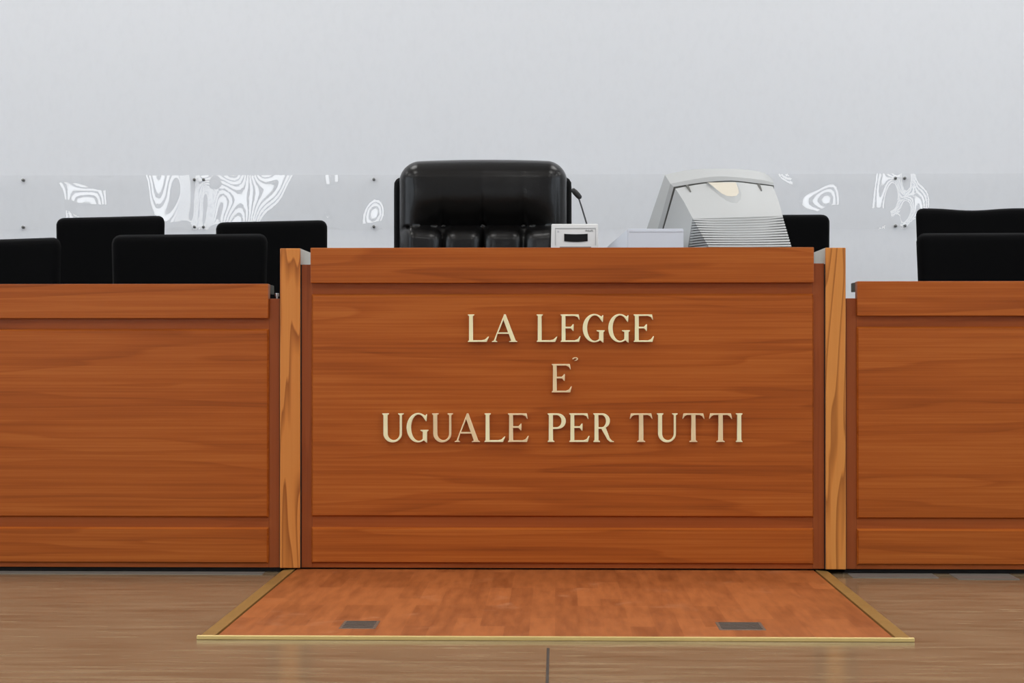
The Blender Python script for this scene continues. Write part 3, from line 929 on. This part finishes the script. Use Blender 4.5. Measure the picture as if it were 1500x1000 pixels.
# screen on the far side
cz_ = sum((p.z for p in back)) / len(back); cx_ = sum((p.x for p in back)) / len(back)
bm = bmesh.new()
pts = [Vector((cx_ + (p.x - cx_) * .84, p.y + .003, cz_ + (p.z - cz_) * .82)) for p in back]
fv = [bm.verts.new(p) for p in pts]; gv = [bm.verts.new(p + Vector((0, .006, 0))) for p in pts]
for k in range(m_): bm.faces.new((fv[k], fv[(k + 1) % m_], gv[(k + 1) % m_], gv[k]))
bm.faces.new(fv); bm.faces.new(gv)
obj('screen', bm, M_display, mon)
# rear housing: top slope
hA = curve_pts([(989.3, 276), (1030, 269), (1072, 266.3), (1105, 269.6), (1124, 271.8), (1132.3, 273)], 7.022)
hB = curve_pts([(1014.5, 319.5), (1038, 321), (1072, 321), (1105, 319.3), (1128, 317.3), (1146.5, 315.8)], 6.83)
hM = []
for p, q in zip(hA, hB):
    c = (p + q) / 2 + Vector((0, -.008, .004)); hM.append(c)
hl = at_z(hA[0], mp(972.5, 334, 7.075), .03); hr = at_z(hA[-1], mp(1138, 334, 7.075), .03)
gC = curve_pts([(1041.5, 366), (1060, 366), (1085, 366), (1110, 366), (1135, 366), (1161.5, 366)], 6.73)
# lower rear corners
zl = .03
gl2 = mp(1003, 372, 6.93); gr2 = mp(1156, 372, 6.93)
bm = bmesh.new()
def row(ps): return [bm.verts.new(p) for p in ps]
rA, rM, rB = row(hA), row(hM), row(hB)
for r0, r1 in ((rA, rM), (rM, rB)):
    for k in range(n - 1): bm.faces.new((r0[k], r0[k + 1], r1[k + 1], r1[k]))
vl, vr = bm.verts.new(hl), bm.verts.new(hr)
sl, sr_ = bm.verts.new(Vector((gl2.x, gl2.y, zl))), bm.verts.new(Vector((gr2.x, gr2.y, zl)))
bm.faces.new((rA[0], rM[0], rB[0], sl, vl)); bm.faces.new((rA[-1], vr, sr_, rB[-1], rM[-1]))
bm.faces.new([vl, sl, sr_, vr])
bm.faces.new(list(rB) + [sr_, sl])
bm.faces.new([vl, vr] + list(reversed(rA)))
from mathutils.bvhtree import BVHTree
bm.normal_update(); bvh = BVHTree.FromBMesh(bm)
hous = obj('housing', bm, M_pc, mon, 30)
# ribbed grille block: stacked ribs following the slope
LT, RT = hB[0] + Vector((.0006, -.0006, -.001)), hB[-1] + Vector((-.0006, -.0006, -.001))
LBm = mp(1043, 370, 6.725); RBm = mp(1162, 370, 6.725)
ls = Vector((gl2.x, gl2.y, LBm.z)); rs = Vector((gr2.x, gr2.y, RBm.z))
bm = bmesh.new(); bm2 = bmesh.new()
nr = 14
bow = .007
for k in range(nr):
    for part_, (s0, s1, ins) in enumerate(((k / nr, (k + .6) / nr, 0.0), ((k + .6) / nr, (k + 1) / nr, .005))):
        def ring(s):
            fl = LT + (LBm - LT) * s; frr = RT + (RBm - RT) * s
            bl = hB[0] + (ls - hB[0]) * s + Vector((.0, .0, 0)); br_ = hB[-1] + (rs - hB[-1]) * s
            pts = [bl + Vector((0, .0015, 0))]
            for q in range(13):
                f = q / 12
                p = fl + (frr - fl) * f
                p = p + Vector((0, 0, -(bow * 4 * f * (1 - f)) * (1 - s)))
                pts.append(p)
            pts.append(br_ + Vector((0, .0015, 0)))
            if ins:
                c = Vector(((fl.x + frr.x) / 2, (bl.y + .02), fl.z))
                pts = [Vector((p.x + (ins if p.x < c.x else -ins) * (1 if i in (0, 1, 13, 14) else 0), p.y + ins * 2.4, p.z)) for i, p in enumerate(pts)]
            return pts
        tb = bm2 if ins else bm
        a_ = [tb.verts.new(p) for p in ring(s0)]; b_ = [tb.verts.new(p) for p in ring(s1)]
        for q in range(len(a_) - 1): tb.faces.new((a_[q], a_[q + 1], b_[q + 1], b_[q]))
        tb.faces.new(a_); tb.faces.new(b_)
gr_ = obj('vent_grille', bm, M_pc, mon, label='ribbed vent grille')
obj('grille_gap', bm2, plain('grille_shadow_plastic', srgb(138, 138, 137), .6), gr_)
# surface frame of the top slope for slots and the crest-shaped handle
def on_slope(u, v, lift=.0):
    """point on the top slope under a photo pixel"""
    org = Vector((-mcx.x, -6.9, CAMH - WT))
    d = (mp(u, v, 6.9) - org).normalized()
    h = bvh.ray_cast(org, d)[0]
    if h is None: h = mp(u, v, 7.02)
    return h - d * lift
for (u0, v0, u1, v1) in ((1004.5, 270.5, 1011, 280.5), (1109.5, 269.5, 1115, 279)):
    bm = bmesh.new()
    pts = [on_slope(u0, v0, .004), on_slope(u0 + 3.6, v0 - .3, .004), on_slope(u1 + 1.5, v1, .004), on_slope(u1, v1 + .5, .004)]
    lo = [p + Vector((0, .01, -.003)) for p in pts]
    a_ = [bm.verts.new(p) for p in pts]; b_ = [bm.verts.new(p) for p in lo]
    bm.faces.new(a_); bm.faces.new(b_)
    for k in range(4): bm.faces.new((a_[k], a_[(k + 1) % 4], b_[(k + 1) % 4], b_[k]))
    obj('slot', bm, M_pcdark, hous)
bm = bmesh.new()
prof = [(1037, 267), (1043, 271.5), (1050, 277.5), (1057, 283), (1064, 286.5), (1072, 287.6), (1079, 286.5), (1082.5, 282), (1081, 275), (1078, 267)]
outp = [(1035, 267), (1041, 273), (1048, 280.5), (1055, 288), (1063, 294), (1072, 297.8), (1080, 298.5), (1085.5, 293), (1086, 283), (1079.5, 267)]
a_ = [bm.verts.new(on_slope(u, v, .016)) for u, v in prof]; b_ = [bm.verts.new(on_slope(u, v, -.001)) for u, v in outp]
for k in range(len(prof)): bm.faces.new((a_[k], a_[(k + 1) % len(prof)], b_[(k + 1) % len(prof)], b_[k]))
bm.faces.new(b_)
hd = obj('handle', bm, M_pc, hous, 50)
bm = bmesh.new()
pts = [on_slope(u, v, .0165) for u, v in prof]
c_ = sum(pts, Vector()) / len(pts)
a_ = [bm.verts.new(p) for p in pts]; b_ = [bm.verts.new(p + Vector((0, .001, -.001))) for p in pts]
bm.faces.new(a_); bm.faces.new(b_)
for k in range(len(pts)): bm.faces.new((a_[k], a_[(k + 1) % len(pts)], b_[(k + 1) % len(pts)], b_[k]))
obj('handle_face', bm, M_pcwarm, hous, label='cream crest-shaped face')
# foot
bm = bmesh.new()
add_tube(bm, [(.0, .06, 0), (.0, .06, .012), (.0, .06, .02), (0, .06, .035)], [.13, .13, .11, .09], 28)
obj('foot', bm, M_pc, mon, 40)

# ------------------------------------------------------------------ colour management
S.view_settings.view_transform = 'Standard'
S.view_settings.look = 'None'
S.view_settings.gamma = 1
S.view_settings.use_curve_mapping = False
S.view_settings.exposure = -1.05
S.cycles.use_denoising = True
S.cycles.max_bounces = 8
S.cycles.transparent_max_bounces = 12
